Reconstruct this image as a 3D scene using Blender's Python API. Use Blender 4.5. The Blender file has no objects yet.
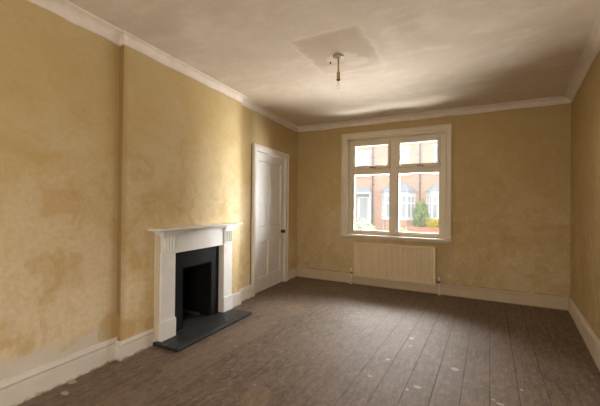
import bpy, math, random
from mathutils import Vector, Matrix
random.seed(7)
C = bpy.context.scene.collection
PI = math.pi
# ------------------------------------------------------------------ measured room
D = 5.152                     # back wall
XL, SL = -2.785, 0.0608       # left wall line (slightly out of square)
XR, SR = 1.055, -0.0926       # right wall line
BX = 0.0526                   # chimney breast projection
B0, B1 = 1.684, 3.335         # chimney breast ends
ZC, CEIL = 2.565, 2.64
REAR = -1.30
EYE = 1.27
TH = math.atan(SL); NRM = math.hypot(1, SL)
OL = (XL + SL * D, 0, 0)      # origin of the left wall frame: x = out into room, y = along wall
def xl(y): return XL + SL * (D - y)
def xr(y): return XR + SR * (D - y)

# ------------------------------------------------------------------ mesh helpers
class MB:
    def __init__(s): s.v = []; s.f = []
    def add(s, vs, fs):
        n = len(s.v); s.v += [tuple(p) for p in vs]; s.f += [tuple(n + i for i in f) for f in fs]; return s
    def box(s, x0, x1, y0, y1, z0, z1):
        return s.add([(x0,y0,z0),(x1,y0,z0),(x1,y1,z0),(x0,y1,z0),(x0,y0,z1),(x1,y0,z1),(x1,y1,z1),(x0,y1,z1)],
                     [(0,3,2,1),(4,5,6,7),(0,1,5,4),(1,2,6,5),(2,3,7,6),(3,0,4,7)])
    def quad(s, a, b, c, d): return s.add([a,b,c,d], [(0,1,2,3)])
    def lathe(s, prof, c=(0,0,0), axis='z', n=24):
        vs = []; fs = []
        for r, h in prof:
            for k in range(n):
                a = 2*PI*k/n; u, w = r*math.cos(a), r*math.sin(a)
                p = (u, w, h) if axis == 'z' else ((h, u, w) if axis == 'x' else (u, h, w))
                vs.append((p[0]+c[0], p[1]+c[1], p[2]+c[2]))
        m = len(prof)
        for i in range(m-1):
            for k in range(n):
                k2 = (k+1) % n
                fs.append((i*n+k, i*n+k2, (i+1)*n+k2, (i+1)*n+k))
        fs.append(tuple(range(n))[::-1]); fs.append(tuple((m-1)*n+k for k in range(n)))
        return s.add(vs, fs)
    def tube(s, pts, r, n=10):
        pts = [Vector(p) for p in pts]; vs = []; fs = []
        for i, p in enumerate(pts):
            t = (pts[min(i+1, len(pts)-1)] - pts[max(i-1, 0)]).normalized()
            a = Vector((0,0,1)) if abs(t.z) < .9 else Vector((1,0,0))
            u = t.cross(a).normalized(); w = t.cross(u)
            for k in range(n):
                q = 2*PI*k/n; vs.append(p + u*r*math.cos(q) + w*r*math.sin(q))
        for i in range(len(pts)-1):
            for k in range(n):
                k2 = (k+1) % n; fs.append((i*n+k, i*n+k2, (i+1)*n+k2, (i+1)*n+k))
        fs.append(tuple(range(n))[::-1]); fs.append(tuple((len(pts)-1)*n+k for k in range(n)))
        return s.add(vs, fs)
    def sweep(s, path, prof, side=1, closed=True, sub=1):
        """profile (out, z) swept along a plan path; out is to the side*right of travel, mitred"""
        P = [Vector(p) for p in path]
        if sub > 1:
            Q = []
            for a, b in zip(P, P[1:]):
                for k in range(sub): Q.append(a.lerp(b, k/sub))
            P = Q + [P[-1]]
        rows = []
        for i, p in enumerate(P):
            ns = []
            for a, b in ((i-1, i), (i, i+1)):
                if a >= 0 and b < len(P):
                    t = (P[b]-P[a]).normalized(); ns.append(Vector((t.y, -t.x))*side)
            if len(ns) == 2:
                n = (ns[0]+ns[1]); n = n / max(.3, n.length_squared/2)
            else: n = ns[0]
            rows.append([(p.x+n.x*o, p.y+n.y*o, z) for o, z in prof])
        m = len(prof); vs = [q for r in rows for q in r]; fs = []
        for i in range(len(rows)-1):
            for k in range(m if closed else m-1):
                k2 = (k+1) % m; fs.append((i*m+k, i*m+k2, (i+1)*m+k2, (i+1)*m+k))
        if closed: fs.append(tuple(range(m))[::-1]); fs.append(tuple((len(rows)-1)*m+k for k in range(m)))
        return s.add(vs, fs)
    def build(s, name, mat, parent=None, loc=None, rotz=0, bevel=0, smooth=False, seg=2):
        me = bpy.data.meshes.new(name); me.from_pydata(s.v, [], s.f)
        import bmesh
        bm = bmesh.new(); bm.from_mesh(me); bmesh.ops.recalc_face_normals(bm, faces=bm.faces); bm.to_mesh(me); bm.free()
        me.materials.append(mat); o = bpy.data.objects.new(name, me); C.objects.link(o)
        if parent: o.parent = parent
        if loc: o.location = loc
        o.rotation_euler.z = rotz
        if smooth:
            for p in me.polygons: p.use_smooth = True
        if bevel:
            b = o.modifiers.new('bevel', 'BEVEL'); b.width = bevel; b.segments = seg; b.limit_method = 'ANGLE'; b.angle_limit = .6
            for p in me.polygons: p.use_smooth = True
            w = o.modifiers.new('wn', 'WEIGHTED_NORMAL'); w.keep_sharp = True
        return o
def empty(name, loc, rotz=0, label=None, cat=None, group=None, kind=None):
    o = bpy.data.objects.new(name, None); C.objects.link(o); o.location = loc; o.rotation_euler.z = rotz
    o.empty_display_size = .1
    return tag(o, label, cat, group, kind)
def tag(o, label=None, cat=None, group=None, kind=None):
    if label: o['label'] = label
    if cat: o['category'] = cat
    if group: o['group'] = group
    if kind: o['kind'] = kind
    return o
def struct(o, label=None, cat=None): return tag(o, label, cat, None, 'structure')

# ------------------------------------------------------------------ material helpers
class NT:
    def __init__(s, name):
        s.m = bpy.data.materials.new(name); s.m.use_nodes = True; s.t = s.m.node_tree; s.t.nodes.clear()
        s.out = s.n('ShaderNodeOutputMaterial'); s.tc = s.n('ShaderNodeTexCoord')
        s.co = s.tc.outputs['Object']; s._sep = None
    def n(s, k): return s.t.nodes.new(k)
    def L(s, a, b): s.t.links.new(a, b)
    def put(s, sock, v):
        if isinstance(v, bpy.types.NodeSocket): s.L(v, sock)
        elif isinstance(v, (tuple, list)) and len(v) == 3 and len(sock.default_value) == 4: sock.default_value = (*v, 1)
        else: sock.default_value = v
    def m_(s, op, a, b=0.0, c=0.0, clamp=False):
        n = s.n('ShaderNodeMath'); n.operation = op; n.use_clamp = clamp
        s.put(n.inputs[0], a); s.put(n.inputs[1], b); s.put(n.inputs[2], c); return n.outputs[0]
    def xyz(s):
        if not s._sep:
            q = s.n('ShaderNodeSeparateXYZ'); s.L(s.co, q.inputs[0]); s._sep = q.outputs
        return s._sep
    def mapped(s, scale=(1,1,1), loc=(0,0,0), rot=(0,0,0)):
        q = s.n('ShaderNodeMapping'); s.L(s.co, q.inputs[0]); q.inputs['Scale'].default_value = scale
        q.inputs['Location'].default_value = loc; q.inputs['Rotation'].default_value = rot; return q.outputs[0]
    def noise(s, scale, detail=4, rough=.55, dist=0, vec=None):
        q = s.n('ShaderNodeTexNoise'); s.L(vec or s.co, q.inputs['Vector'])
        q.inputs['Scale'].default_value = scale; q.inputs['Detail'].default_value = detail
        q.inputs['Roughness'].default_value = rough; q.inputs['Distortion'].default_value = dist; return q.outputs['Fac']
    def vor(s, scale, vec=None, feature='F1'):
        q = s.n('ShaderNodeTexVoronoi'); q.feature = feature; s.L(vec or s.co, q.inputs['Vector']); q.inputs['Scale'].default_value = scale
        return q.outputs['Distance']
    def step(s, v, lo, hi, a=0.0, b=1.0):
        q = s.n('ShaderNodeMapRange'); q.interpolation_type = 'SMOOTHSTEP'
        s.put(q.inputs[0], v); q.inputs[1].default_value = lo; q.inputs[2].default_value = hi
        q.inputs[3].default_value = a; q.inputs[4].default_value = b; return q.outputs[0]
    def mix(s, f, a, b, mode='MIX'):
        q = s.n('ShaderNodeMix'); q.data_type = 'RGBA'; q.blend_type = mode
        s.put(q.inputs[0], f); s.put(q.inputs[6], a); s.put(q.inputs[7], b); return q.outputs[2]
    def rect(s, a0, a1, b0, b1, ax=1, bx=2, soft=.02, wob=.03, nz=None):
        X = s.xyz(); nz = nz or s.noise(9, 3)
        w = s.m_('MULTIPLY', s.m_('SUBTRACT', nz, .5), wob*2)
        da = s.m_('SUBTRACT', s.m_('ABSOLUTE', s.m_('SUBTRACT', X[ax], (a0+a1)/2)), (a1-a0)/2)
        db = s.m_('SUBTRACT', s.m_('ABSOLUTE', s.m_('SUBTRACT', X[bx], (b0+b1)/2)), (b1-b0)/2)
        return s.step(s.m_('ADD', s.m_('MAXIMUM', da, db), w), -soft, soft, 1, 0)
    def blob(s, pts, ax=0, bx=1, wob=.5, nz=None):
        """soft union of ellipses (a, b, ra, rb)"""
        X = s.xyz(); nz = nz or s.noise(14, 3); acc = None
        for a, b, ra, rb in pts:
            u = s.m_('DIVIDE', s.m_('SUBTRACT', X[ax], a), ra); v = s.m_('DIVIDE', s.m_('SUBTRACT', X[bx], b), rb)
            d = s.m_('ADD', s.m_('MULTIPLY', u, u), s.m_('MULTIPLY', v, v))
            d = s.m_('ADD', d, s.m_('MULTIPLY', s.m_('SUBTRACT', nz, .5), wob*2))
            k = s.step(d, .6, 1.2, 1, 0); acc = k if acc is None else s.m_('MAXIMUM', acc, k)
        return acc
    def bump(s, h, strength=.3, dist=.01):
        q = s.n('ShaderNodeBump'); s.L(h, q.inputs['Height']); q.inputs['Strength'].default_value = strength
        q.inputs['Distance'].default_value = dist; return q.outputs[0]
    def bsdf(s, col, rough=.6, metal=0, normal=None, spec=.5):
        q = s.n('ShaderNodeBsdfPrincipled'); s.put(q.inputs['Base Color'], col); s.put(q.inputs['Roughness'], rough)
        q.inputs['Metallic'].default_value = metal; q.inputs['Specular IOR Level'].default_value = spec
        if normal: s.L(normal, q.inputs['Normal'])
        s.L(q.outputs[0], s.out.inputs[0]); return s.m

def simple(name, col, rough=.5, metal=0, var=.12, scale=20, bump=.1, spec=.5):
    t = NT(name); n = t.noise(scale, 4)
    c = t.mix(n, tuple(x*(1-var) for x in col), tuple(min(1, x*(1+var)) for x in col))
    return t.bsdf(c, rough, metal, t.bump(n, bump, .003), spec)

# aged distempered plaster ------------------------------------------------
def plaster(name, left=False, base=(.68,.51,.265), pale=(.77,.63,.41), deep=(.60,.405,.165)):
    t = NT(name); X = t.xyz()
    big = t.noise(1.1, 5, .6, .6); mid = t.noise(3.6, 6, .65, .8); fine = t.noise(28, 5, .7)
    streak = t.noise(5, 4, .6, 0, t.mapped((1,1,.12)))
    c = t.mix(t.step(big, .42, .60), base, pale)
    c = t.mix(t.m_('MULTIPLY', t.step(mid, .5, .68), .7), c, deep)
    c = t.mix(t.m_('MULTIPLY', t.step(streak, .5, .75), .28), c, (.74,.60,.40))
    c = t.mix(t.m_('MULTIPLY', t.step(t.noise(2.2, 6, .7, 1.2, t.mapped(loc=(5,3,1))), .55, .75), .45), c, (.74,.63,.47))
    m2 = t.noise(11, 6, .75, .6, t.mapped(loc=(1,7,3)))
    c = t.mix(t.m_('MULTIPLY', t.step(m2, .50, .66), .32), c, (.76,.66,.49))
    c = t.mix(t.m_('MULTIPLY', t.step(m2, .36, .48, 1, 0), .28), c, deep)
    c = t.mix(t.m_('MULTIPLY', t.step(fine, .35, .65), .22), c, (.40,.28,.13))
    # light fall-off painted in: darker towards the top, with some real yellowing
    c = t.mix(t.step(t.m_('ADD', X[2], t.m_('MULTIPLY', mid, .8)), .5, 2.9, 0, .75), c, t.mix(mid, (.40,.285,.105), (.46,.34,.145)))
    if left:
        nz = t.noise(7, 4, .6)
        st = t.rect(1.135, 1.345, 1.185, 1.36, nz=nz, soft=.02, wob=.03)
        st = t.m_('MAXIMUM', st, t.m_('MULTIPLY', t.rect(1.10, 1.31, 1.46, 1.62, nz=nz, soft=.025, wob=.05), .6))
        st = t.m_('MAXIMUM', st, t.m_('MULTIPLY', t.rect(1.16, 1.40, .65, .88, nz=nz, soft=.04, wob=.12), .7))
        c = t.mix(t.m_('MULTIPLY', st, .42), c, (.50,.30,.09))
        # brown edges: beside the door casing, in the breast corners
        e = t.rect(3.655, 3.70, .17, 2.09, soft=.006, wob=.004)
        c = t.mix(t.m_('MULTIPLY', e, .75), c, (.24,.13,.04))
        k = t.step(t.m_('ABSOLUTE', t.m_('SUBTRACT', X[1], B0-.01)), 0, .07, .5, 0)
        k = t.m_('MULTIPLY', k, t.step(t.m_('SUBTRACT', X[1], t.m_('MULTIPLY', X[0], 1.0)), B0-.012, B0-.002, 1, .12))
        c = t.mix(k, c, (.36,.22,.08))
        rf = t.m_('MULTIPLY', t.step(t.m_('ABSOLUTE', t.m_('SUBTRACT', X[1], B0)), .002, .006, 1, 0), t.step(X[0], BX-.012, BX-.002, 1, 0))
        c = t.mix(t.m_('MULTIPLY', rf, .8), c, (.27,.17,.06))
        # bare filler above the skirting and damp browning beside the breast
        w = t.rect(.86, 1.62, .10, .27, nz=t.noise(5, 5, .7), soft=.04, wob=.16)
        c = t.mix(t.m_('MULTIPLY', w, .8), c, (.66,.60,.52))
        w = t.blob([(1.62,.26,.09,.14),(1.75,.22,.08,.10),(2.0,.2,.10,.07)], 1, 2, .8, nz)
        c = t.mix(t.m_('MULTIPLY', w, .55), c, (.50,.33,.13))
        pk = t.vor(26, t.mapped((1,1,1)))
        ch = t.m_('MULTIPLY', t.step(pk, .06, .11, 1, 0), t.blob([(1.79,.30,.13,.16),(1.55,.2,.12,.12),(1.33,1.95,.12,.08)], 1, 2, .6, nz))
        c = t.mix(ch, c, (.25,.12,.05))
    h = t.m_('ADD', t.m_('MULTIPLY', mid, 1.0), t.m_('MULTIPLY', fine, .25))
    return t.bsdf(c, .85, 0, t.bump(h, .35, .012), .2)

def ceiling_mat():
    t = NT('ceiling_plaster'); X = t.xyz()
    big = t.noise(.9, 5, .6, .7); mid = t.noise(4, 6, .7, 1.0, t.mapped((1,.55,1), rot=(0,0,.5))); fine = t.noise(30, 4)
    c = t.mix(t.step(big, .35, .65), (.58,.48,.365), (.66,.565,.445))
    c = t.mix(t.m_('MULTIPLY', t.step(mid, .42, .70), .4), c, (.58,.47,.35))
    c = t.mix(t.m_('MULTIPLY', t.step(t.noise(3.2, 7, .68, .3, t.mapped((.7,1.2,1))), .46, .72), .4), c, (.82,.74,.62))
    nz = t.noise(8, 4)
    # four-sided bare patch round the light, skewed at its window-side edge
    edge = t.rect(-1.38, -.79, 2.40, 3.17, 0, 1, .012, .035, nz)
    inner = t.rect(-1.36, -.81, 2.42, 2.98, 0, 1, .05, .08, nz)
    ring = t.m_('SUBTRACT', t.rect(-1.40, -.75, 2.38, 3.22, 0, 1, .03, .09, nz), edge, clamp=True)
    c = t.mix(t.m_('MULTIPLY', edge, .2), c, (.57,.46,.34)); c = t.mix(t.m_('MULTIPLY', inner, .6), c, (.45,.35,.245))
    c = t.mix(t.m_('MULTIPLY', ring, .4), c, (.76,.67,.55))
    c = t.mix(t.m_('MULTIPLY', t.blob([(-1.10,2.86,.17,.10),(-1.0,3.0,.12,.1)], 0, 1, .9, nz), .55), c, (.72,.63,.51))
    h = t.m_('ADD', t.m_('ADD', mid, t.m_('MULTIPLY', fine, .15)), t.m_('MULTIPLY', edge, -.12))
    return t.bsdf(c, .9, 0, t.bump(h, .35, .012), .15)

def cornice_mat(name='cornice_plaster', col=(.72,.63,.52)):
    t = NT(name); a = t.noise(7, 5, .7, .5); b = t.noise(26, 4)
    c = t.mix(t.step(a, .35, .7), tuple(x*.93 for x in col), tuple(min(1,x*1.05) for x in col))
    c = t.mix(t.m_('MULTIPLY', t.step(t.noise(11, 3, .5, 0, t.mapped(loc=(2,2,2))), .60, .75), .3), c, (.50,.39,.27))
    return t.bsdf(c, .85, 0, t.bump(t.m_('ADD', a, t.m_('MULTIPLY', b, .4)), .4, .008), .2)

def paint(name, col=(.74,.69,.61), grime=.35, worn=0.0, rough=.5, low=.10):
    """old cream gloss with dirt and worn edges near the floor"""
    t = NT(name); X = t.xyz(); a = t.noise(6, 6, .7, .4); b = t.noise(40, 4)
    c = t.mix(t.step(a, .3, .7), tuple(x*.93 for x in col), col)
    c = t.mix(t.m_('MULTIPLY', t.step(t.noise(3, 6, .7, 1, t.mapped(loc=(3,1,4))), .52, .75), grime), c, (.56,.43,.28))
    if worn:
        w = t.step(t.m_('ADD', X[2], t.m_('MULTIPLY', t.m_('SUBTRACT', t.noise(17, 5, .75), .5), .10)), -.002, low*.20, 1, 0)
        c = t.mix(t.m_('MULTIPLY', w, worn), c, (.33,.20,.09))
        w = t.m_('MULTIPLY', t.step(t.vor(9), .05, .08, 1, 0), t.step(a, .5, .55))
        c = t.mix(t.m_('MULTIPLY', w, worn), c, (.30,.18,.08))
    return t.bsdf(c, rough, 0, t.bump(t.m_('ADD', a, t.m_('MULTIPLY', b, .3)), .15, .006), .4)

def floor_mat():
    t = NT('floorboards'); X = t.xyz(); W = .171
    # boards run away from the camera, a touch off the depth axis
    u = t.m_('SUBTRACT', X[0], t.m_('MULTIPLY', X[1], .035))
    u = t.m_('ADD', u, .158 + W*30)
    k = t.m_('DIVIDE', u, W); idx = t.m_('FLOOR', k); fr = t.m_('FRACT', k)
    d = t.m_('MULTIPLY', t.m_('MINIMUM', fr, t.m_('SUBTRACT', 1.0, fr)), W)
    wn = t.n('ShaderNodeTexWhiteNoise'); wn.noise_dimensions = '1D'; t.L(idx, wn.inputs['W']); rnd = wn.outputs['Value']
    cmb = t.n('ShaderNodeCombineXYZ'); t.L(t.m_('ADD', u, t.m_('MULTIPLY', rnd, 5.0)), cmb.inputs[0]); t.L(t.m_('MULTIPLY', X[1], .13), cmb.inputs[1])
    grain = t.noise(34, 6, .65, .8, cmb.outputs[0])
    fleck = t.noise(13, 9, .88, .2, t.mapped((1.1,.9,1)))
    wear = t.noise(1.3, 6, .65, .6); wear2 = t.noise(4.5, 6, .7, .5)
    c = t.mix(t.step(grain, .3, .7), (.100,.070,.048), (.190,.136,.094))
    c = t.mix(t.m_('MULTIPLY', rnd, .30), c, (.14,.105,.08))
    c = t.mix(t.m_('MULTIPLY', t.step(fleck, .53, .68), .75), c, (.40,.315,.235))
    c = t.mix(t.m_('MULTIPLY', t.step(fleck, .34, .48, 1, 0), .65), c, (.050,.034,.024))
    c = t.mix(t.m_('MULTIPLY', t.step(wear2, .5, .75), .35), c, (.25,.18,.125))
    c = t.mix(t.m_('MULTIPLY', t.step(wear, .45, .7), .38), c, (.22,.175,.14))
    grit = t.noise(46, 3, .7, .3, t.mapped((1.4,.5,1), (3,4,0))); grit2 = t.noise(24, 5, .8, .3, t.mapped((1.5,.45,1), (9,1,0)))
    c = t.mix(t.m_('MULTIPLY', t.step(grit, .54, .70), .34), c, (.40,.32,.24))
    c = t.mix(t.m_('MULTIPLY', t.step(grit2, .52, .68), .28), c, (.36,.275,.20))
    c = t.mix(t.m_('MULTIPLY', t.step(grit2, .34, .46, 1, 0), .38), c, (.045,.030,.020))
    # window glow painted pale across mid-floor, bare strip before the hearth
    glow_patch = t.m_('MULTIPLY', t.blob([(-.45,3.2,.85,1.6)], 0, 1, .5, wear2), .17)
    c = t.mix(glow_patch, c, (.29,.225,.18))
    c = t.mix(t.m_('MULTIPLY', t.blob([(-2.0,2.5,.17,.85),(-2.1,3.45,.35,.35)], 0, 1, .7, wear2), .22), c, (.33,.25,.175))
    c = t.mix(t.m_('MULTIPLY', t.blob([(-1.27,1.78,.10,.13)], 0, 1, 1.6, wear2), .15), c, (.42,.29,.17))
    # gaps between boards, fading where filled with dirt
    vis = t.m_('MULTIPLY', t.step(t.m_('ADD', X[0], t.m_('MULTIPLY', wear2, .6)), -1.3, -.1, .12, 1), t.step(X[0], .35, .9, 1, .35))
    gap = t.m_('MULTIPLY', t.m_('MULTIPLY', t.step(d, .001, .0034, 1, 0), vis), t.step(t.noise(1.7, 3, .6, 0, cmb.outputs[0]), .33, .55, .35, 1))
    # spilt paint
    nz = t.noise(40, 4, .65)
    sp = [(-.123,2.847,.030,.026),(-.345,2.435,.026,.020),(-.40,2.37,.012,.016),(-.677,2.42,.016,.012),(.156,2.486,.022,.014),(.12,2.52,.012,.01),
          (-2.506,1.314,.033,.028),(-2.40,1.215,.035,.02),(-.52,3.30,.022,.03),(-.50,3.12,.014,.02),(-.62,2.75,.016,.02),(.30,2.75,.012,.014)]
    blot = t.blob(sp, 0, 1, .95, nz)
    dots = t.m_('MULTIPLY', t.step(t.vor(13), .055, .085, 1, 0), t.step(t.noise(2.1, 3, .5, 0, t.mapped(loc=(7,2,0))), .50, .60))
    scuff = t.m_('MULTIPLY', t.step(t.noise(16, 6, .8, .3), .60, .70), t.blob([(-.42,3.45,.22,.7),(-.55,2.5,.3,.4),(-.05,4.2,.5,.4),(.1,2.3,.3,.3)], 0, 1, .8, wear2))
    white = t.m_('MAXIMUM', t.m_('MAXIMUM', blot, t.m_('MULTIPLY', dots, .3)), t.m_('MULTIPLY', scuff, .5), clamp=True)
    c = t.mix(t.m_('MULTIPLY', white, .52), c, (.55,.50,.45))
    c = t.mix(gap, c, (.012,.009,.007))
    h = t.m_('SUBTRACT', t.m_('ADD', t.m_('MULTIPLY', grain, .5), t.m_('MULTIPLY', fleck, .4)), t.m_('MULTIPLY', gap, 1.5))
    r = t.m_('ADD', .50, t.m_('MULTIPLY', fleck, .25))
    return t.bsdf(c, r, 0, t.bump(h, .6, .005), .22)

def glass_mat(name, tint=(1,1,1), refl=.05):
    t = NT(name); a = t.n('ShaderNodeBsdfTransparent'); a.inputs[0].default_value = (*tint, 1)
    g = t.n('ShaderNodeBsdfGlossy'); g.inputs['Roughness'].default_value = .03
    lw = t.n('ShaderNodeFresnel'); lw.inputs[0].default_value = 1.45
    m = t.n('ShaderNodeMixShader'); t.L(t.m_('MULTIPLY', lw.outputs[0], refl/.05, clamp=True), m.inputs[0]); t.L(a.outputs[0], m.inputs[1]); t.L(g.outputs[0], m.inputs[2])
    t.L(m.outputs[0], t.out.inputs[0]); return t.m

def hazy_glass(name, dirt):  # dirt is the share of pale haze added over the view
    t = NT(name); a = t.n('ShaderNodeBsdfTransparent'); g = t.n('ShaderNodeBsdfTranslucent'); g.inputs[0].default_value = (.93,.95,.97,1)
    m = t.n('ShaderNodeMixShader'); nz = t.noise(9, 4); t.L(t.m_('MULTIPLY', t.step(nz, .2, .8, .6, 1.2), dirt), m.inputs[0]); t.L(a.outputs[0], m.inputs[1]); t.L(g.outputs[0], m.inputs[2])
    gl = t.n('ShaderNodeBsdfGlossy'); gl.inputs['Roughness'].default_value = .04; fr = t.n('ShaderNodeFresnel'); fr.inputs[0].default_value = 1.4
    m2 = t.n('ShaderNodeMixShader'); t.L(fr.outputs[0], m2.inputs[0]); t.L(m.outputs[0], m2.inputs[1]); t.L(gl.outputs[0], m2.inputs[2]); t.L(m2.outputs[0], t.out.inputs[0]); return t.m
def slate_mat():
    t = NT('hearth_slate'); a = t.noise(5, 6, .7, .8); b = t.noise(30, 5, .75)
    c = t.mix(t.step(a, .3, .7), (.017,.017,.018), (.036,.036,.038))
    c = t.mix(t.m_('MULTIPLY', t.step(t.noise(9, 7, .8, .4, t.mapped((1,.5,1))), .54, .72), .6), c, (.13,.125,.12))
    c = t.mix(t.m_('MULTIPLY', t.step(b, .60, .72), .5), c, (.10,.095,.09))
    return t.bsdf(c, t.m_('ADD', .42, t.m_('MULTIPLY', b, .25)), 0, t.bump(t.m_('ADD', a, b), .3, .004), .35)
def brick_mat(name, c1=(.74,.50,.38), c2=(.66,.41,.29), mortar=(.74,.66,.58), vertical='xz'):
    t = NT(name); X = t.xyz(); cb = t.n('ShaderNodeCombineXYZ')
    t.L(t.m_('ADD', X[0], X[1]), cb.inputs[0]); t.L(X[2], cb.inputs[1])
    b = t.n('ShaderNodeTexBrick'); t.L(cb.outputs[0], b.inputs['Vector'])
    b.inputs['Color1'].default_value = (*c1,1); b.inputs['Color2'].default_value = (*c2,1); b.inputs['Mortar'].default_value = (*mortar,1)
    b.inputs['Scale'].default_value = 1; b.inputs['Mortar Size'].default_value = .006; b.inputs['Brick Width'].default_value = .225; b.inputs['Row Height'].default_value = .075
    c = t.mix(t.m_('MULTIPLY', t.noise(1.5, 4), .5), b.outputs['Color'], tuple(x*.8 for x in c1))
    return t.bsdf(c, .9, 0, None, .1)

M = dict(
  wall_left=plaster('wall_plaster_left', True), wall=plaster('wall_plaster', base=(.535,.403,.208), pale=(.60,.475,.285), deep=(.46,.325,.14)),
  ceiling=ceiling_mat(), cornice=cornice_mat(), floor=floor_mat(),
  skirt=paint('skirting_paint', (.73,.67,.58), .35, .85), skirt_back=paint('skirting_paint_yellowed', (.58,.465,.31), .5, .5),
  door=paint('door_paint', (.80,.775,.73), .12), casing=paint('casing_paint', (.74,.67,.57), .35),
  mantel=paint('mantel_paint', (.79,.765,.72), .22, 0, .4), win=paint('window_paint', (.70,.61,.46), .3, 0, .45),
  slip_shaded=paint('shaded_slip_paint', (.70,.59,.43), .5),  # yellower copy of the paint, putting shade on the surround's sides
  joint=simple('dirty_joint', (.13,.08,.035), .95),
  iron=simple('cast_iron_black', (.009,.0095,.0105), .7, 0, .3, 12, .2, .2), soot=simple('soot', (.007,.006,.006), .95, 0, .5, 8, .3, .1),
  slate=slate_mat(), rubble=simple('ash_rubble', (.07,.05,.038), .95, 0, .6, 30, .8, .1),
  rad=paint('radiator_enamel', (.72,.58,.38), .18, 0, .42), white=simple('white_plastic', (.72,.66,.55), .4), black=simple('black_bakelite', (.015,.013,.012), .25, 0, .1),
  brass=simple('aged_brass', (.42,.30,.14), .4, .8, .3, 40), cream=simple('cream_bakelite', (.50,.39,.25), .45), steel=simple('dull_steel', (.25,.21,.16), .45, .7, .3, 40),
  glass=hazy_glass('window_glass', .0013), top_glass=hazy_glass('hazy_top_glass', .004), bulb=glass_mat('bulb_glass', (.97,.97,.95), .012), dark=simple('dark_gap', (.02,.015,.01), .9),
  brick=brick_mat('terrace_brick'), brick_red=brick_mat('garden_wall_brick', (.66,.33,.24), (.58,.26,.19), (.6,.48,.4)),
  upvc=simple('white_joinery', (.86,.87,.88), .5, 0, .04), slate_roof=simple('bay_roof_slate', (.42,.44,.48), .7, 0, .25, 30), far_glass=simple('far_window_glass', (.52,.57,.60), .15, 0, .2, 2, 0),
  lintel=simple('stone_lintel', (.78,.76,.72), .8, 0, .06), pipe=simple('drainpipe_paint', (.22,.23,.26), .5), tile=simple('roof_slate', (.26,.27,.30), .7, 0, .3, 18),
  leaf=simple('shrub_leaf', (.38,.48,.27), .6, 0, .45, 9), leaf_y=simple('yellow_hedge_leaf', (.62,.55,.07), .6, 0, .3, 9), leaf_p=simple('pale_shrub_leaf', (.17,.22,.12), .6, 0, .3, 9),
  twig=simple('twig_bark', (.2,.14,.09), .8), ground=simple('pavement', (.40,.38,.36), .9, 0, .15, 4), road=simple('asphalt', (.22,.22,.23), .9, 0, .15, 6), poppy=simple('red_petal', (.55,.12,.1), .6),
)

# ------------------------------------------------------------------ room shell
def ly(y): return y*NRM
# floor & ceiling (follow the out-of-square plan), thick slabs
plan = [(xl(REAR), REAR), (xr(REAR), REAR), (xr(D), D), (xl(D), D)]
def slab(z0, z1, grow=.12):
    b = MB(); q = [(plan[0][0]-grow-.15, REAR-grow), (plan[1][0]+grow, REAR-grow), (plan[2][0]+grow, D+.27), (plan[3][0]-grow-.15, D+.27)]
    b.add([(x,y,z0) for x,y in q]+[(x,y,z1) for x,y in q], [(0,3,2,1),(4,5,6,7),(0,1,5,4),(1,2,6,5),(2,3,7,6),(3,0,4,7)]); return b
struct(slab(-.12, 0).build('floor', M['floor']), 'worn brown wooden floorboards spotted with spilt white paint', 'floor')
struct(slab(CEIL, CEIL+.12).build('ceiling', M['ceiling']), 'stained cream plaster ceiling with a bare square patch round the light', 'ceiling')
# left wall, in its own frame: recess, chimney breast with fireplace hole, recess with doorway
FH0, FH1, FHZ = 2.19, 2.915, .80      # fireplace hole
DH0, DH1, DHZ = 3.765, 4.69, 2.035    # doorway
def pbox(b, l0, l1, o, z0, z1, back=-.14): b.box(back, o, l0, l1, z0, z1)
w = MB()
pbox(w, ly(REAR)-.1, B0, 0, 0, CEIL)
pbox(w, B0, FH0, BX, 0, CEIL, -.40); pbox(w, FH1, B1, BX, 0, CEIL, -.40); pbox(w, FH0, FH1, BX, FHZ, CEIL, -.40); w.box(-.40, -.32, FH0, FH1, 0, FHZ)
pbox(w, B1, DH0, 0, 0, CEIL); pbox(w, DH1, ly(D)+.03, 0, 0, CEIL); pbox(w, DH0, DH1, 0, DHZ, CEIL)
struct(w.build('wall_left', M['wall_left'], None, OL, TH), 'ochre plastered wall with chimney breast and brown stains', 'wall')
# back wall with window hole
WX0, WX1, WZ0, WZ1 = -1.860, -.370, .80, 2.36
w = MB(); T = .25
w.box(xl(D)-.15, WX0, D, D+T, 0, CEIL); w.box(WX1, xr(D)+.1, D, D+T, 0, CEIL)
w.box(WX0, WX1, D, D+T, 0, WZ0-.02); w.box(WX0, WX1, D, D+T, WZ1, CEIL)
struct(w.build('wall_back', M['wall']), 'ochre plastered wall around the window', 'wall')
w = MB(); a, c = (xr(REAR), REAR), (xr(D), D); w.add([(a[0],a[1]-.1,0),(c[0],c[1],0),(c[0]+.1,c[1],0),(a[0]+.1,a[1]-.1,0)]+[(a[0],a[1]-.1,CEIL),(c[0],c[1],CEIL),(c[0]+.1,c[1],CEIL),(a[0]+.1,a[1]-.1,CEIL)],
   [(0,3,2,1),(4,5,6,7),(0,1,5,4),(1,2,6,5),(2,3,7,6),(3,0,4,7)])
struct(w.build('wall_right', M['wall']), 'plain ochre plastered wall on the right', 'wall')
w = MB(); w.box(xl(REAR)-.15, xr(REAR)+.1, REAR-.1, REAR, 0, CEIL)
struct(w.build('wall_rear', M['wall']), 'plain plastered wall behind the viewer', 'wall')

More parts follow.
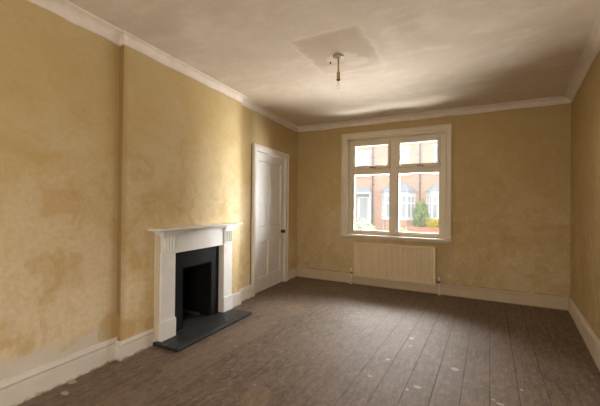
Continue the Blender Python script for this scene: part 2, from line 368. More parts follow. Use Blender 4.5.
# skirting boards
def skp(h, t=.02): return [(0,0),(t,0),(t,h*.76),(t*.45,h*.765),(t*.40,h*.79),(t*.95,h*.80),(t*.95,h*.85),(t*.55,h*.90),(t*.42,h*.93),(t*.30,h*.935),(t*.30,h*.95),(t*.70,h*.955),(t*.62,h*.985),(t*.30,h),(0,h)]
def left_skirt(path, h, t=.02):
    b = MB(); b.sweep([(o, l) for o, l in path], skp(h, t), 1); return struct(b.build('baseboard_left', M['skirt'], None, OL, TH))
left_skirt([(0, ly(REAR)+.02), (0, B0-.0005)], .180)
left_skirt([(-.02, B0), (BX, B0), (BX, 2.03)], .150)
left_skirt([(BX, 3.075), (BX, B1), (0, B1), (0, 3.695)], .172)
left_skirt([(0, 4.792), (0, ly(D)-.002)], .150)
b = MB(); b.sweep([(xl(D)+.02, D), (xr(D)-.02, D)], skp(.162), 1); bbk = struct(b.build('baseboard_back', M['skirt_back']))
def crack(par, path, h, loc=None, rot=0):
    b = MB(); b.sweep(path, [(0,h),(.006,h),(.006,h+.006),(0,h+.006)], 1, sub=60); rr = random.Random(5); z_ = []
    for i in range(len(b.v)//4):
        d_ = rr.uniform(-.002,.003); u_ = rr.uniform(0, 1)
        for k in range(4):
            x, y, z = b.v[i*4+k]; b.v[i*4+k] = (x, y, z + (d_*.5 if k < 2 else d_ - .004*(u_ > .6)))
    return b.build('open_joint', M['joint'], par)
crack(bbk, [(xl(D)+.03, D), (xr(D)-.03, D)], .1605)
b = MB(); b.sweep([(xr(D), D), (xr(REAR), REAR)], skp(.165), 1, sub=12)
b.v = [(x, y, z*(1+.27*min(1, max(0, (D-y)/1.7)))) for x, y, z in b.v]
struct(b.build('baseboard_right', M['skirt']))
b = MB(); b.sweep([(xr(REAR)-.02, REAR), (xl(REAR)+.02, REAR)], skp(.17), 1); struct(b.build('baseboard_rear', M['skirt']))

# cornice: hand-run cove, a fillet at the ceiling, slightly lumpy
def corp(w, zc=ZC):
    h = CEIL - zc; p = [(0, zc-.008), (.010, zc-.006), (.014, zc+.004)]
    for k in range(1, 7):
        a = k/7*PI/2; p.append((.014+(w-.032)*(1-math.cos(a)), zc+.004+(h-.018)*math.sin(a)))
    p += [(w-.016, CEIL-.012), (w-.006, CEIL-.012), (w-.004, CEIL-.006), (w, CEIL-.004), (w, CEIL), (0, CEIL)]; return p
rc = random.Random(3)
def cornice(n, path, w, loc=None, rot=0, sub=14, zc=ZC):
    b = MB(); pr = corp(w, zc); b.sweep(path, pr, 1, sub=sub); m = len(pr)
    for i in range(len(b.v)):
        x, y, z = b.v[i]
        if i % m < 3: b.v[i] = (x, y, z + .004*math.sin(i//m*2.3)+rc.uniform(-.002,.002))
    return struct(b.build('trim_%d' % n, M['cornice'], None, loc, rot), None)
cornice(1, [(0, ly(REAR)), (0, B0)], .10, OL, TH, 24)
cornice(2, [(-.01, B0-.0), (BX, B0), (BX, B1), (-.01, B1)], .058, OL, TH, 8)
cornice(3, [(0, B1), (0, ly(D))], .060, OL, TH)
cornice(4, [(xl(D), D), (xr(D), D)], .09, zc=ZC+.004)
cornice(5, [(xr(D), D), (xr(REAR), REAR)], .085)

# ------------------------------------------------------------------ window
wx = (WX0+WX1)/2
W = empty('window_1', (wx, D, 0)); struct(W, 'white painted four-light wooden window with two top casements', 'window')
def wb(parts):
    b = MB()
    for q in parts: b.box(*q)
    return b
hw = (WX1-WX0)/2
# inner casing (architrave) with a raised outer bead
A = .083; b = MB()
b.sweep([(-hw-0.0, .80), (-hw, WZ1), (hw, WZ1), (hw, .80)], [(0,0),(0,-.018),(-.012,-.024),(-.02,-.016),(-A+.022,-.018),(-A+.018,-.034),(-A,-.034),(-A,0)], 1)
b.v = [(x, z_, y_) for x, y_, z_ in b.v]   # plan path was drawn in x,z: swap depth and height
b.build('architrave', M['win'], W, bevel=.002)
# box frame: jambs, head, bottom rail, mullion and transom set back in the reveal
E0, E1 = .095, .185
lin = wb([(-hw, -hw+.014, 0, E1+.05, .80, WZ1), (hw-.014, hw, 0, E1+.05, .80, WZ1), (-hw+.014, hw-.014, 0, E1+.05, WZ1-.014, WZ1)])
lin.build('reveal_lining', M['win'], W)
fr = wb([(-hw+.014, -.674, E0, E1, .80, WZ1-.014), (.674, hw-.014, E0, E1, .80, WZ1-.014),
         (-.674, .674, E0, E1, 2.29, WZ1-.014), (-.674, .674, E0, E1, .80, .848), (-.054, .054, E0, E1, .848, 2.29),
         (-.674, -.054, E0, E1, 1.79, 1.862), (.054, .674, E0, E1, 1.79, 1.862)])
fr.build('frame', M['win'], W, bevel=.004)
bd = wb([(-.674, -.655, E0+.02, E1, .848, 1.79), (-.073, -.054, E0+.02, E1, .848, 1.79), (.054, .073, E0+.02, E1, .848, 1.79), (.655, .674, E0+.02, E1, .848, 1.79),
         (-.655, -.073, E0+.02, E1, .848, .862), (.073, .655, E0+.02, E1, .848, .862), (-.655, -.073, E0+.02, E1, 1.776, 1.79), (.073, .655, E0+.02, E1, 1.776, 1.79)])
bd.build('glazing_bead', M['win'], W, bevel=.003)
for s in (-1, 1):
    x0, x1 = sorted((s*.054, s*.674))
    wb([(x0+.012, x1-.012, .150, .155, .855, 1.784)]).build('pane', M['glass'], W)
    c0, c1, z0, z1 = x0+.002, x1-.002, 1.864, 2.287
    cs = wb([(c0, c0+.040, E0-.018, .165, z0, z1), (c1-.040, c1, E0-.018, .165, z0, z1), (c0+.040, c1-.040, E0-.018, .165, z0, z0+.052), (c0+.040, c1-.040, E0-.018, .165, z1-.044, z1)]).build('casement', M['win'], W, bevel=.004)
    wb([(c0+.035, c1-.035, .138, .143, z0+.045, z1-.038)]).build('pane', M['top_glass'], cs)
    st = MB(); mx = (x0+x1)/2 + .02
    st.box(mx-.035, mx+.03, E0-.024, E0-.018, z0+.012, z0+.030); st.tube([(mx-.02, E0-.032, z0+.022), (mx, E0-.045, z0+.016), (mx+.05, E0-.04, z0+.012)], .006, 8)
    st.lathe([(.008,-.012),(.012,-.004),(.008,.006)], (mx+.05, E0-.04, z0+.012), 'z', 10)
    st.build('casement_stay', M['steel'], cs)
sb = MB(); sb.box(-hw-.095, hw+.105, -.055, 0, .772, .797); sb.box(-hw, hw, 0, E0, .779, .797)
sb.build('window_board', M['win'], W, bevel=.006, seg=3)
sb = MB(); sb.box(-hw-.085, hw+.09, -.028, -.001, .742, .772); sb.build('sill_moulding', M['win'], W, bevel=.008)
b = MB(); b.box(-hw, hw, E1, T+.05, .75, .80); b.build('outer_sill', M['lintel'], W)

# ------------------------------------------------------------------ door
Dr = empty('door_1', OL, TH); struct(Dr, 'white painted four-panel door with a black knob', 'door')
b = MB()
b.sweep([(-3.775, 0), (-3.775, 2.022), (-4.683, 2.022), (-4.683, 0)], [(0,0),(0,.014),(-.012,.020),(-.060,.022),(-.068,.032),(-.088,.032),(-.092,0)], -1)
b.v = [(z_, -x, y_) for x, y_, z_ in b.v]
b.build('architrave', M['casing'], Dr, bevel=.002)
b = MB()
for q in ((-.13, 0, 3.765, 3.777, 0, 2.024), (-.13, 0, 4.680, 4.690, 0, 2.024), (-.13, 0, 3.765, 4.69, 2.022, 2.035)): b.box(*q)
b.box(-.13, -.075, 3.777, 3.790, 0, 2.02); b.box(-.13, -.075, 4.667, 4.680, 0, 2.02)
b.build('lining', M['casing'], Dr)
l0, l1, ft, bt = 3.781, 4.677, -.014, -.052
leaf = MB()
for q in ((3.781, 3.882, .008, 2.018), (4.565, 4.677, .008, 2.018), (4.178, 4.262, .21, 1.90)): leaf.box(bt, ft, q[0], q[1], q[2], q[3])
for z0, z1 in ((.008, .21), (.735, .945), (1.90, 2.018)): leaf.box(bt, ft, 3.882, 4.565, z0, z1)
lf = leaf.build('leaf', M['door'], Dr, bevel=.0025)
for p0, p1 in ((3.882, 4.178), (4.262, 4.565)):
    for z0, z1 in ((.21, .735), (.945, 1.90)):
        b = MB(); b.box(bt+.005, ft-.016, p0, p1, z0, z1)
        # moulding round the sunk panel: bevelled strips
        m_ = .012
        b.add([(ft-.001,p0,z0),(ft-.001,p1,z0),(ft-.001,p1,z1),(ft-.001,p0,z1),(ft-.0155,p0+m_,z0+m_),(ft-.0155,p1-m_,z0+m_),(ft-.0155,p1-m_,z1-m_),(ft-.0155,p0+m_,z1-m_)],
              [(0,1,5,4),(1,2,6,5),(2,3,7,6),(3,0,4,7)])
        b.build('panel', M['door'], lf)
kb = MB(); kb.lathe([(.026,0),(.026,.006),(.012,.009),(.010,.032),(.020,.038),(.028,.048),(.027,.060),(.017,.068),(.004,.070)], (ft, 4.595, .838), 'x', 20)
k = kb.build('door_knob', M['black'], Dr, smooth=True)
b = MB(); b.box(ft, ft+.004, 4.622, 4.652, .80, .87); b.build('escutcheon', M['black'], Dr, bevel=.0015)
for z in (.30, 1.72):
    b = MB(); b.box(ft-.002, ft+.003, 3.770, 3.800, z, z+.10); b.lathe([(.006,z-.002),(.006,z+.102)], (ft+.006, 3.779, 0), 'z', 10); b.build('hinge', M['casing'], Dr)
b = MB(); b.box(-.12, -.02, 3.777, 4.68, 0, .006); b.build('door_gap_shade', M['dark'], Dr)  # near-black strip standing in for the shade under the door

# ------------------------------------------------------------------ fireplace
F = empty('fireplace_surround', OL, TH, 'white painted wooden fireplace surround with fluted capitals and mantel shelf', 'fireplace')
# move the empty onto the chimney breast
Fc = 2.555
cth, sth = math.cos(TH), math.sin(TH)
def Lw(o, l, z=0): return (OL[0] + o*cth - l*sth, o*sth + l*cth, z)
F.location = Lw(BX, Fc, .03)
def floc(b):  # shift left-wall-frame coordinates into the surround's frame
    b.v = [(x-BX, y-Fc, z-.03) for x, y, z in b.v]; return b
def fbuild(b, name, mat, parent=F, bevel=.003, smooth=False): return floc(b).build(name, mat, parent, bevel=bevel, smooth=smooth)
b = MB(); b.box(BX+.001, .085, 2.006, 2.045, .031, 1.0); b.box(BX+.001, .098, 2.016, 2.045, .031, 1.0); fbuild(b, 'back_slip', M['slip_shaded'])
b = MB(); b.box(BX+.001, .085, 3.065, 3.100, .031, 1.0); b.box(BX+.001, .098, 3.065, 3.090, .031, 1.0); fbuild(b, 'back_slip', M['slip_shaded'])
for p0, p1, inn in ((2.028, 2.190, 1), (2.920, 3.078, -1)):
    b = MB(); b.box(BX+.001, .125, p0, p1, .205, .815)
    pl = fbuild(b, 'pilaster', M['mantel'])
    b = MB(); b.box(BX+.001, .137, p0-.006, p1+.006, .031, .198); b.box(BX+.001, .131, p0-.003, p1+.003, .198, .207); fbuild(b, 'plinth_block', M['mantel'])
    # capital: fluted block with moulded cap
    b = MB(); b.box(BX+.001, .128, p0+.008, p1-.004, .822, .965); b.box(BX+.001, .133, p0+.002, p1, .812, .824)
    for k in range(4):
        c_ = p0+.030+k*(p1-p0-.056)/3
        b.lathe([(.011,.836),(.011,.957)], (.128, c_, 0), 'z', 12)
    b.box(BX+.001, .142, p0-.002, p1+.002, .962, .976); b.box(BX+.001, .154, p0-.012, p1+.012, .976, .992); b.box(BX+.001, .170, p0-.022, p1+.022, .992, 1.012)
    fbuild(b, 'capital', M['mantel'], bevel=.003)
b = MB(); b.box(BX+.001, .110, 2.190, 2.920, .802, 1.0); b.box(BX+.001, .118, 2.190, 2.920, .802, .812); fbuild(b, 'frieze', M['mantel'])
b = MB(); b.box(BX+.001, .100, 2.190, 2.202, .031, .802); fbuild(b, 'opening_slip', M['casing'])
b = MB(); b.box(BX+.001, .100, 2.908, 2.920, .031, .802); b.box(BX+.001, .112, 2.912, 2.920, .031, .802); fbuild(b, 'opening_slip', M['casing'])
b = MB(); b.box(BX+.001, .150, 2.03, 3.08, 1.0, 1.014); b.box(BX+.001, .178, 1.99, 3.12, 1.012, 1.028); fbuild(b, 'bed_moulding', M['mantel'])
b = MB(); b.box(BX+.001, .215, 1.927, 3.165, 1.026, 1.048); fbuild(b, 'mantel_shelf', M['mantel'], bevel=.006)
# iron insert
I = empty('fireplace_insert', Lw(BX, Fc, .03), TH, 'black iron fireplace insert with an empty grate opening inside the white surround', 'fireplace insert')
O0, O1, OZ = 2.352, 2.772, .622
b = MB(); q0, q1 = FH0+.013, FH1-.008
b.box(BX-.01, BX+.012, q0, O0, .031, .80); b.box(BX-.01, BX+.012, O1, q1, .031, .80); b.box(BX-.01, BX+.012, O0, O1, OZ, .80)
fbuild(b, 'front_plate', M['iron'], I, .0015)
b = MB(); r_ = .012
b.box(BX+.012, BX+.015, O0-r_, O0, .031, OZ+r_); b.box(BX+.012, BX+.015, O1, O1+r_, .031, OZ+r_); b.box(BX+.012, BX+.015, O0, O1, OZ, OZ+r_)
fbuild(b, 'opening_rim', M['soot'], I, 0)
b = MB(); k0, k1, bk, zt = O0+.05, O1-.05, -.27, .55   # splayed firebox
fr_ = BX-.01
b.quad((fr_,O0,.024),(bk,k0,.024),(bk,k0,zt),(fr_,O0,OZ)); b.quad((fr_,O1,.024),(bk,k1,.024),(bk,k1,zt),(fr_,O1,OZ))
b.quad((bk,k0,.024),(bk,k1,.024),(bk,k1,zt),(bk,k0,zt)); b.quad((fr_,O0,OZ),(fr_,O1,OZ),(bk,k1,zt),(bk,k0,zt))
fbuild(b, 'firebox', M['soot'], I, 0)
b = MB(); b.box(bk, bk+.03, k0, k1, .031, .075); b.box(bk+.03, -.05, k1-.012, k1+.01, .031, .065)
fbuild(b, 'ash_ledge', M['rubble'], I, .008)
# hearth
H = MB(); zt, t0 = .030, .0
pts = [(-.30, O0+.001), (BX+.0, O0+.001), (BX+.0, 1.988), (.372, 1.975), (.405, 3.085), (BX, 3.072), (BX, O1-.001), (-.30, O1-.001)]
n = len(pts); H.add([(x,y,.001) for x,y in pts]+[(x,y,zt) for x,y in pts], [tuple(range(n))[::-1], tuple(range(n,2*n))]+[(i,(i+1)%n,n+(i+1)%n,n+i) for i in range(n)])
H.v = [(x-BX, y-Fc, z) for x, y, z in H.v]
h = H.build('hearth_slab', M['slate'], None, Lw(BX, Fc, 0), TH, bevel=.005)
tag(h, 'dark slate hearth slab lying on the floorboards before the fireplace', 'hearth')

# ------------------------------------------------------------------ radiator
rx0, rx1, rz0, rz1 = -1.703, -.475, .137, .684; rc_ = (rx0+rx1)/2; hwR = (rx1-rx0)/2
R = empty('radiator', (rc_, D, 0), 0, 'long cream fluted panel radiator on the wall under the window', 'radiator')
b = MB(); N = 33; prof = []
yf, yb = -.100, -.091; x = -hwR+.020; step = (2*hwR-.04)/N
prof.append((-hwR, -.093)); prof.append((-hwR+.004, yf+.002)); prof.append((-hwR+.012, yf))
for k in range(N):
    a = x+k*step; prof += [(a+step*.10, yf), (a+step*.30, yb), (a+step*.55, yb), (a+step*.75, yf)]
prof += [(hwR-.012, yf), (hwR-.004, yf+.002), (hwR, -.093)]
def row(z, flat): return [(px, (min(py, yf) if flat and abs(px) < hwR-.005 else py), z) for px, py in prof]
rows = [[(px, -.078, rz0) for px, py in prof], row(rz0+.004, True), row(rz0+.030, True), row(rz0+.045, False), row(rz1-.045, False), row(rz1-.030, True), row(rz1-.005, True), [(px, -.085, rz1) for px, py in prof]]
m = len(prof); b.add([p for r in rows for p in r], [(i*m+k, i*m+k+1, (i+1)*m+k+1, (i+1)*m+k) for i in range(len(rows)-1) for k in range(m-1)])
b.build('front_panel', M['rad'], R)
b = MB(); b.box(-hwR, hwR, -.092, -.040, rz0+.01, rz1-.008); b.build('body', M['rad'], R, bevel=.004)
b = MB(); b.box(-hwR+.002, hwR-.002, -.093, -.036, rz1-.010, rz1+.001)
for k in range(60): b.box(-hwR+.02+k*.020, -hwR+.027+k*.020, -.085, -.045, rz1, rz1+.003)
b.build('top_grille', M['rad'], R)
for s in (-1, 1):
    b = MB(); b.box(s*.42-.02, s*.42+.02, -.042, -.0005, rz0+.06, rz1-.08); b.build('bracket', M['steel'], R)
    vx = s*(hwR+.043)
    v = MB(); v.lathe([(.011,.170),(.014,.176),(.014,.200),(.010,.204)], (vx, -.066, 0), 'z', 14); v.tube([(vx, -.066, .188), (s*(hwR-.01), -.066, .188)], .009)
    v.lathe([(.013,0),(.013,.014)], (vx+(-s*.030), -.066, .188), 'x', 6)
    vo = v.build('valve', M['steel'], R, smooth=False)
    v = MB(); v.lathe([(.011,.203),(.016,.208),(.017,.248),(.014,.254),(.003,.256)], (vx, -.066, 0), 'z', 16); v.build('valve_cap', M['white'], vo, smooth=True)
    v = MB(); v.tube([(vx, -.066, .0), (vx, -.066, .172)], .008, 12); v.lathe([(.016,.0005),(.016,.006),(.009,.010)], (vx, -.066, 0), 'z', 14); v.build('supply_pipe', M['white'], R, smooth=True)

# ------------------------------------------------------------------ pendant lamp
P = empty('pendant_light', (-1.108, 2.822, CEIL), 0, 'bare clear bulb in an aged brass holder hanging from the ceiling rose', 'light')
b = MB(); b.lathe([(.047,0),(.050,-.004),(.049,-.012),(.040,-.016),(.030,-.020),(.014,-.024),(.010,-.034),(.003,-.034)], n=28); b.build('ceiling_rose', M['cream'], P, smooth=True)
b = MB(); b.lathe([(.0085,-.030),(.0085,-.152)], n=12); b.build('drop_rod', M['cream'], P, smooth=True)
b = MB(); b.lathe([(.008,-.148),(.014,-.152),(.017,-.160),(.017,-.172),(.015,-.175),(.0155,-.205),(.019,-.208),(.019,-.216),(.015,-.219)], n=20); lh = b.build('lamp_holder', M['brass'], P, smooth=True)
b = MB(); b.lathe([(.0125,-.212),(.0175,-.219),(.0175,-.226),(.011,-.228)], n=20); b.build('holder_ring', M['black'], lh, smooth=True)
b = MB(); b.lathe([(.010,-.222),(.011,-.236),(.018,-.252),(.022,-.270),(.021,-.288),(.013,-.302),(.002,-.307)], n=24); b.build('bulb', M['bulb'], P, smooth=True)
b = MB(); b.tube([(0,0,-.230),(0,0,-.256),(.006,0,-.272)], .0015, 6); b.tube([(0,0,-.256),(-.006,0,-.272)], .0012, 6); b.build('filament', M['steel'], P)
b = MB(); b.lathe([(.009,0),(.009,-.003),(.004,-.006),(.004,-.012),(.006,-.016),(.002,-.018)], n=12)
tag(b.build('ceiling_screw', M['dark'], None, (-1.225, 2.912, CEIL), smooth=True), 'small dark screw in the ceiling beside the light', 'screw')

# ------------------------------------------------------------------ street outside
GZ = -.35
b = MB(); b.box(-30, 26, D+.27, 12.0, GZ-.2, GZ); struct(b.build('ground', M['ground']), 'paved front garden outside the window', 'ground')
b = MB(); b.box(-30, 26, 12.0, 15.6, GZ-.2, GZ-.03); struct(b.build('ground', M['road']), 'asphalt street between the houses', 'street')
b = MB(); b.box(-30, 26, 15.6, 32.0, GZ-.2, GZ); struct(b.build('ground', M['ground']), 'pavement and gardens before the facing houses', 'ground')
FY = 20.6
def house(x0, x1, bay, door, label, roof_label=None):
    cx = (x0+x1)/2; Hh = empty('terraced_house', (cx, FY, GZ), 0, label, 'house', 'brick terraced houses across the street')
    X = lambda v: v-cx
    Z = lambda v: v-GZ
    g = MB()
    # brick front with window and door holes
    holes = sorted([(bay-.62, bay+.62, 3.20, 4.72), (door-.42, door+.42, 3.20, 4.60), (door-.44, door+.44, GZ, 2.15), (bay-.85, bay+.85, .5, 2.05)])
    xs = sorted({x0, x1} | {h[0] for h in holes} | {h[1] for h in holes}); zs = sorted({GZ, 5.35} | {h[2] for h in holes} | {h[3] for h in holes})
    for a, c in zip(xs, xs[1:]):
        for p, q in zip(zs, zs[1:]):
            mx, mz = (a+c)/2, (p+q)/2
            if not any(h[0] < mx < h[1] and h[2] < mz < h[3] for h in holes): g.box(X(a), X(c), 0, .3, Z(p), Z(q))
    g.box(X(x0), X(x0)+.1, .3, 6, 0, Z(5.35)); g.box(X(x1)-.1, X(x1), .3, 6, 0, Z(5.35)); g.box(X(x0), X(x1), 6, 6.2, 0, Z(5.35))
    g.build('brick_wall', M['brick'], Hh)
    rf = MB(); rf.add([(X(x0),-.25,Z(5.3)),(X(x1),-.25,Z(5.3)),(X(x1),3.1,Z(7.5)),(X(x0),3.1,Z(7.5)),(X(x1),6.4,Z(5.3)),(X(x0),6.4,Z(5.3)),(X(x0),-.25,Z(5.22)),(X(x1),-.25,Z(5.22))],
           [(0,1,2,3),(3,2,4,5),(0,3,5),(1,4,2),(6,7,1,0)])
    rf.build('roof', M['tile'], Hh)
    gt = MB(); gt.box(X(x0), X(x1), -.16, -.0, Z(5.06), Z(5.2)); gt.build('gutter', M['upvc'], Hh)
    def win(xa, xb, za, zb, cols, rows, name='window', y=.10):
        f = MB(); f.box(X(xa), X(xa)+.09, y-.05, y+.05, Z(za), Z(zb)); f.box(X(xb)-.09, X(xb), y-.05, y+.05, Z(za), Z(zb)); f.box(X(xa)+.09, X(xb)-.09, y-.05, y+.05, Z(za), Z(za)+.1); f.box(X(xa)+.09, X(xb)-.09, y-.05, y+.05, Z(zb)-.09, Z(zb))
        for k in range(1, cols): u = X(xa)+(xb-xa)*k/cols; f.box(u-.045, u+.045, y-.045, y+.045, Z(za)+.1, Z(zb)-.09)
        for r in rows: f.box(X(xa)+.09, X(xb)-.09, y-.04, y+.04, Z(r)-.035, Z(r)+.035)
        fo = f.build(name, M['upvc'], Hh)
        p = MB(); p.box(X(xa)+.05, X(xb)-.05, y+.012, y+.024, Z(za)+.05, Z(zb)-.05); p.build('pane', M['far_glass'], fo)
        return fo
    win(bay-.62, bay+.62, 3.20, 4.72, 2, (3.95,)); win(door-.42, door+.42, 3.20, 4.60, 1, (3.9,))
    for c_, hw_, zt_ in ((bay, .62, 4.72), (door, .42, 4.60)):
        s = MB(); s.box(X(c_-hw_-.1), X(c_+hw_+.1), -.10, .06, Z(3.10), Z(3.205)); s.build('sill', M['lintel'], Hh)
        s = MB(); s.box(X(c_-hw_-.1), X(c_+hw_+.1), -.03, .06, Z(zt_), Z(zt_)+.16); s.build('lintel', M['lintel'], Hh)
    # bay: canted plan, brick base, white joinery, slate pent roof
    w1, w0, dp = .62, .95, .62
    def ring(off=0): return [(X(bay-w0-off), 0), (X(bay-w1-off*.6), -dp-off), (X(bay+w1+off*.6), -dp-off), (X(bay+w0+off), 0)]
    def prism(pts, z0, z1):
        m_ = MB(); k = len(pts); return m_.add([(x,y,z0) for x,y in pts]+[(x,y,z1) for x,y in pts], [tuple(range(k))[::-1], tuple(range(k,2*k))]+[(i,(i+1)%k,k+(i+1)%k,k+i) for i in range(k)])
    prism(ring(), 0, Z(.42)).build('bay_base', M['brick'], Hh)
    bw = prism(ring(.07), Z(.42), Z(.52)); q = ring()
    for (ax, ay), (bx_, by) in zip(q, q[1:]):
        a, c = Vector((ax, ay)), Vector((bx_, by)); n_ = 4 if abs(ax-bx_) > .6 else 2
        t_ = (c-a).normalized(); nn = Vector((t_.y, -t_.x))
        for k in range(n_+1):
            p = a.lerp(c, k/n_); bw.add([(p.x+t_.x*sx*.05+nn.x*sy*.05, p.y+t_.y*sx*.05+nn.y*sy*.05, zz) for zz in (Z(.52), Z(1.88)) for sx, sy in ((-1,-1),(1,-1),(1,1),(-1,1))], [(0,3,2,1),(4,5,6,7),(0,1,5,4),(1,2,6,5),(2,3,7,6),(3,0,4,7)])
        for zz in (.57, 1.42, 1.84):
            bw.add([(p.x+nn.x*sy*.04, p.y+nn.y*sy*.04, z_) for z_ in (Z(zz)-.04, Z(zz)+.04) for p, sy in ((a,-1),(c,-1),(c,1),(a,1))], [(0,3,2,1),(4,5,6,7),(0,1,5,4),(1,2,6,5),(2,3,7,6),(3,0,4,7)])
    bo = bw.build('bay_window', M['upvc'], Hh)
    pn = MB()
    for (ax, ay), (bx_, by) in zip(q, q[1:]): pn.quad((ax,ay+.01,Z(.52)),(bx_,by+.01,Z(.52)),(bx_,by+.01,Z(1.88)),(ax,ay+.01,Z(1.88)))
    pn.build('pane', M['far_glass'], bo)
    prism(ring(.10), Z(1.88), Z(2.10)).build('bay_fascia', M['upvc'], Hh)
    r0 = ring(.20); m_ = MB(); m_.add([(x,y,Z(2.10)) for x,y in r0]+[(X(bay-w1*.75), 0, Z(2.66)), (X(bay+w1*.75), 0, Z(2.66))], [(0,1,4),(1,2,5,4),(2,3,5),(0,3,2,1),(0,4,5,3)])
    m_.build('bay_roof', M['slate_roof'], Hh)
    # front door under a small canopy
    dr = MB(); dr.box(X(door-.44), X(door-.36), .06, .16, 0, Z(2.15)); dr.box(X(door+.36), X(door+.44), .06, .16, 0, Z(2.15)); dr.box(X(door-.36), X(door+.36), .06, .16, Z(2.05), Z(2.15)); dr.box(X(door-.36), X(door+.36), .07, .14, Z(1.74), Z(1.80)); dr.box(X(door-.36), X(door+.36), .10, .14, 0, Z(.35)); dr.box(X(door-.36), X(door-.25), .10, .14, Z(.35), Z(1.74)); dr.box(X(door+.25), X(door+.36), .10, .14, Z(.35), Z(1.74))
    do = dr.build('front_door', M['upvc'], Hh)
    p = MB(); p.box(X(door-.36), X(door+.36), .11, .13, Z(.35), Z(2.05)); p.build('pane', M['far_glass'], do)
    cn = MB(); cn.add([(X(door-.62),-.55,Z(2.12)),(X(door+.62),-.55,Z(2.12)),(X(door+.62),0,Z(2.12)),(X(door-.62),0,Z(2.12)),(X(door-.35),0,Z(2.46)),(X(door+.35),0,Z(2.46))], [(0,3,2,1),(0,1,5,4),(0,4,3),(1,2,5),(3,4,5,2)])
    cn.build('door_canopy', M['slate_roof'], Hh)
    cn = MB(); cn.box(X(door-.60), X(door+.60), -.52, 0, Z(2.0), Z(2.12)); cn.box(X(door-.58), X(door-.50), -.30, 0, 0, Z(2.0)); cn.box(X(door+.50), X(door+.58), -.30, 0, 0, Z(2.0)); cn.build('porch_frame', M['upvc'], Hh)
    ch = MB(); ch.box(X(x1)-1.0, X(x1)-.1, 2.7, 3.5, Z(6.4), Z(8.3)); co_ = ch.build('chimney', M['brick'], Hh)
    return Hh
house(-7.55, -2.79, -4.10, -6.30, 'pale orange brick terraced house behind the left pane, with white porch and bay')
house(-2.79, 1.95, -1.48, .80, 'brick terraced house behind the right pane, its white bay above the yellow hedge')
house(-12.3, -7.55, -8.80, -11.0, 'brick terraced house beyond the left edge of the window')
def pipe(x, label):
    b = MB(); b.tube([(0,-.06,0),(0,-.06,5.3)], .045, 10)
    for z in (1.2, 2.9, 4.6): b.lathe([(.06,z),(.06,z+.07)], (0,-.06,0), 'z', 10); b.box(-.08,.08,-.06,.062,z+.02,z+.05)
    tag(b.build('drainpipe', M['pipe'], None, (x, FY-.065, GZ), smooth=False), label, 'drainpipe')
pipe(-5.66, 'dark drainpipe between porch and bay seen through the left pane')
pipe(-2.83, 'dark drainpipe between two white bays seen through the right pane')
b = MB(); b.box(-6.5, 6, 0, .22, 0, .55); wl = b.build('garden_wall', M['brick_red'], None, (1.95, 16.4, GZ))
wl.location.x = 0; b2 = MB(); b2.box(-6.5, 6, -.03, .25, .55, .61); b2.build('coping', M['brick_red'], wl)
wl.scale.x = .42; wl.location.x = -.1
tag(wl, 'low red brick garden wall across the street beneath the yellow hedge', 'wall')
rs = random.Random(11)
def shrub(name, loc, rad, n, ls, mat, label, cat, box=False, twigs=10):
    e = empty(name, loc, 0, label, cat)
    b = MB()
    for _ in range(n):
        while True:
            p = Vector((rs.uniform(-1,1), rs.uniform(-1,1), rs.uniform(-1,1)))
            if box or p.length <= 1: break
        if not box: p = p.normalized() * (p.length ** .35)
        sc_ = 1+.18*math.sin(p.x*7+p.y*3)*math.cos(p.z*6)
        p = Vector((p.x*rad[0]*sc_, p.y*rad[1]*sc_, p.z*rad[2]*sc_+rad[2]+.05))
        if p.z < .02: p.z = .02
        u = Vector((rs.uniform(-1,1), rs.uniform(-1,1), rs.uniform(-1,1))).normalized(); v = u.cross(Vector((rs.uniform(-1,1), rs.uniform(-1,1), rs.uniform(-1,1)))).normalized(); l = ls*rs.uniform(.6,1.3)
        b.add([p-u*l, p+v*l*.45, p+u*l, p-v*l*.45], [(0,1,2,3)])
    b.build('foliage', mat, e)
    b = MB()
    for k in range(twigs):
        a = rs.uniform(0, 2*PI); r = rs.uniform(.3,.8)
        b.tube([(0,0,0), (r*.3*rad[0]*math.cos(a), r*.3*rad[1]*math.sin(a), rad[2]*.6), (r*rad[0]*math.cos(a), r*rad[1]*math.sin(a), rad[2]*1.5)], .012, 5)
    b.build('stem', M['twig'], e); return e
shrub('bush', (-2.42, 17.9, GZ), (.38,.36,.93), 3000, .055, M['leaf'], 'tall green bush between the two white bays across the street', 'bush')
shrub('hedge', (-1.32, 17.12, GZ), (.68,.26,.46), 3200, .05, M['leaf_y'], 'bright yellow hedge below the right-hand white bay across the street', 'hedge', True)
shrub('bush', (-3.15, 9.6, GZ), (.66,.5,.57), 3000, .035, M['leaf_p'], 'pale green shrub low outside the left pane', 'bush')
shrub('bush', (-1.88, 9.9, GZ), (.40,.40,.45), 1800, .035, M['leaf_p'], 'small pale shrub low outside the mullion, right of the larger one', 'bush')
b = MB(); b.tube([(0,0,0),(.02,0,.8),(0,0,1.30)], .008, 6); b.lathe([(.01,1.26),(.05,1.29),(.06,1.33),(.03,1.36),(.005,1.37)], n=10)
tag(b.build('garden_flower', M['pipe'], None, (-2.55, 10.4, GZ)), 'dark seed head on a thin stalk rising above the pale shrubs', 'flower')

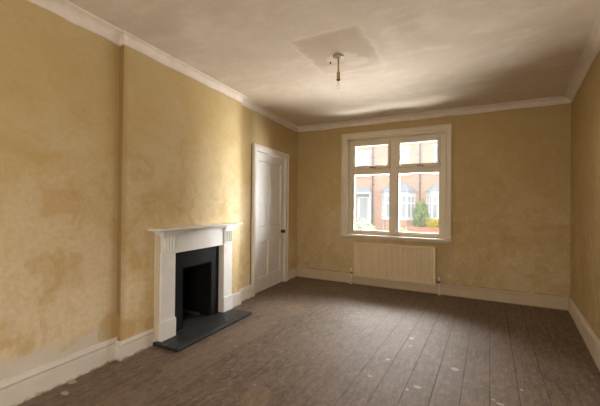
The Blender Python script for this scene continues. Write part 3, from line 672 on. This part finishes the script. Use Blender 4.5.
# ------------------------------------------------------------------ light
sc = bpy.context.scene
wd = bpy.data.worlds.new('overcast'); sc.world = wd; wd.use_nodes = True; nt = wd.node_tree; nt.nodes.clear()
ow = nt.nodes.new('ShaderNodeOutputWorld'); bg = nt.nodes.new('ShaderNodeBackground'); bg.inputs[0].default_value = (.93,.97,1,1); bg.inputs[1].default_value = 1.5
nt.links.new(bg.outputs[0], ow.inputs[0])
def area(name, loc, target, sx, sy, power, col, spread=180):
    l = bpy.data.lights.new(name, 'AREA'); l.shape = 'RECTANGLE'; l.size = sx; l.size_y = sy; l.energy = power; l.color = col; l.spread = math.radians(spread)
    o = bpy.data.objects.new(name, l); C.objects.link(o); o.location = loc
    o.rotation_euler = (Vector(target)-Vector(loc)).to_track_quat('-Z', 'Y').to_euler(); return o
area('sky_light', (-1.0, 9.0, 4.6), (-1.1, 5.3, 1.7), 7.0, 2.4, 2300, (.95,.975,1))
area('bounce_fill', (-1.0, 7.1, .08), (-1.0, 6.35, 1.75), 11.0, 2.1, 2100, (.97,.98,1))  # added lamp low outside, standing in for bounce off the ground
area('side_fill', (3.2, 6.95, 1.75), (-1.1, 5.2, 1.4), 5.0, 2.6, 3400, (.95,.975,1), 84)  # unseen lamp added beside the window to brighten left wall and door
area('side_fill', (-4.7, 6.7, 1.75), (-1.3, 4.7, 1.4), 2.2, 2.4, 900, (.95,.975,1), 100)  # weaker unseen lamp added on the other side for the right wall
area('rear_fill', (-.55, REAR+.06, 1.3), (-2.1, 2.6, 1.0), 1.6, 1.6, 74, (1,.97,.92))  # added fill lamp in front of the closed rear wall

# ------------------------------------------------------------------ camera
yaw, pitch, roll, f = .48675, .00543, .00993, 328.78
cy, sy = math.cos(yaw), math.sin(yaw)
fwd = Vector((-sy, cy, 0)); right = Vector((cy, sy, 0)); up = Vector((0,0,1))
f2 = fwd*math.cos(pitch)+up*math.sin(pitch); u2 = up*math.cos(pitch)-fwd*math.sin(pitch)
r3 = right*math.cos(roll)+u2*math.sin(roll); u3 = u2*math.cos(roll)-right*math.sin(roll)
cam = bpy.data.cameras.new('camera'); co = bpy.data.objects.new('camera', cam); C.objects.link(co)
m4 = Matrix((r3, u3, -f2)).transposed().to_4x4(); m4.translation = Vector((0,0,EYE)); co.matrix_world = m4
cam.sensor_width = 36; cam.lens = f/600*36; cam.clip_start = .02; cam.clip_end = 200
sc.camera = co
sc.view_settings.view_transform = 'Standard'; sc.view_settings.look = 'None'; sc.view_settings.exposure = .44; sc.view_settings.gamma = 1
sc.cycles.use_denoising = True; sc.cycles.max_bounces = 10; sc.cycles.diffuse_bounces = 6; sc.cycles.transparent_max_bounces = 12
sc.cycles.sample_clamp_indirect = 8; sc.cycles.caustics_reflective = False; sc.cycles.caustics_refractive = False
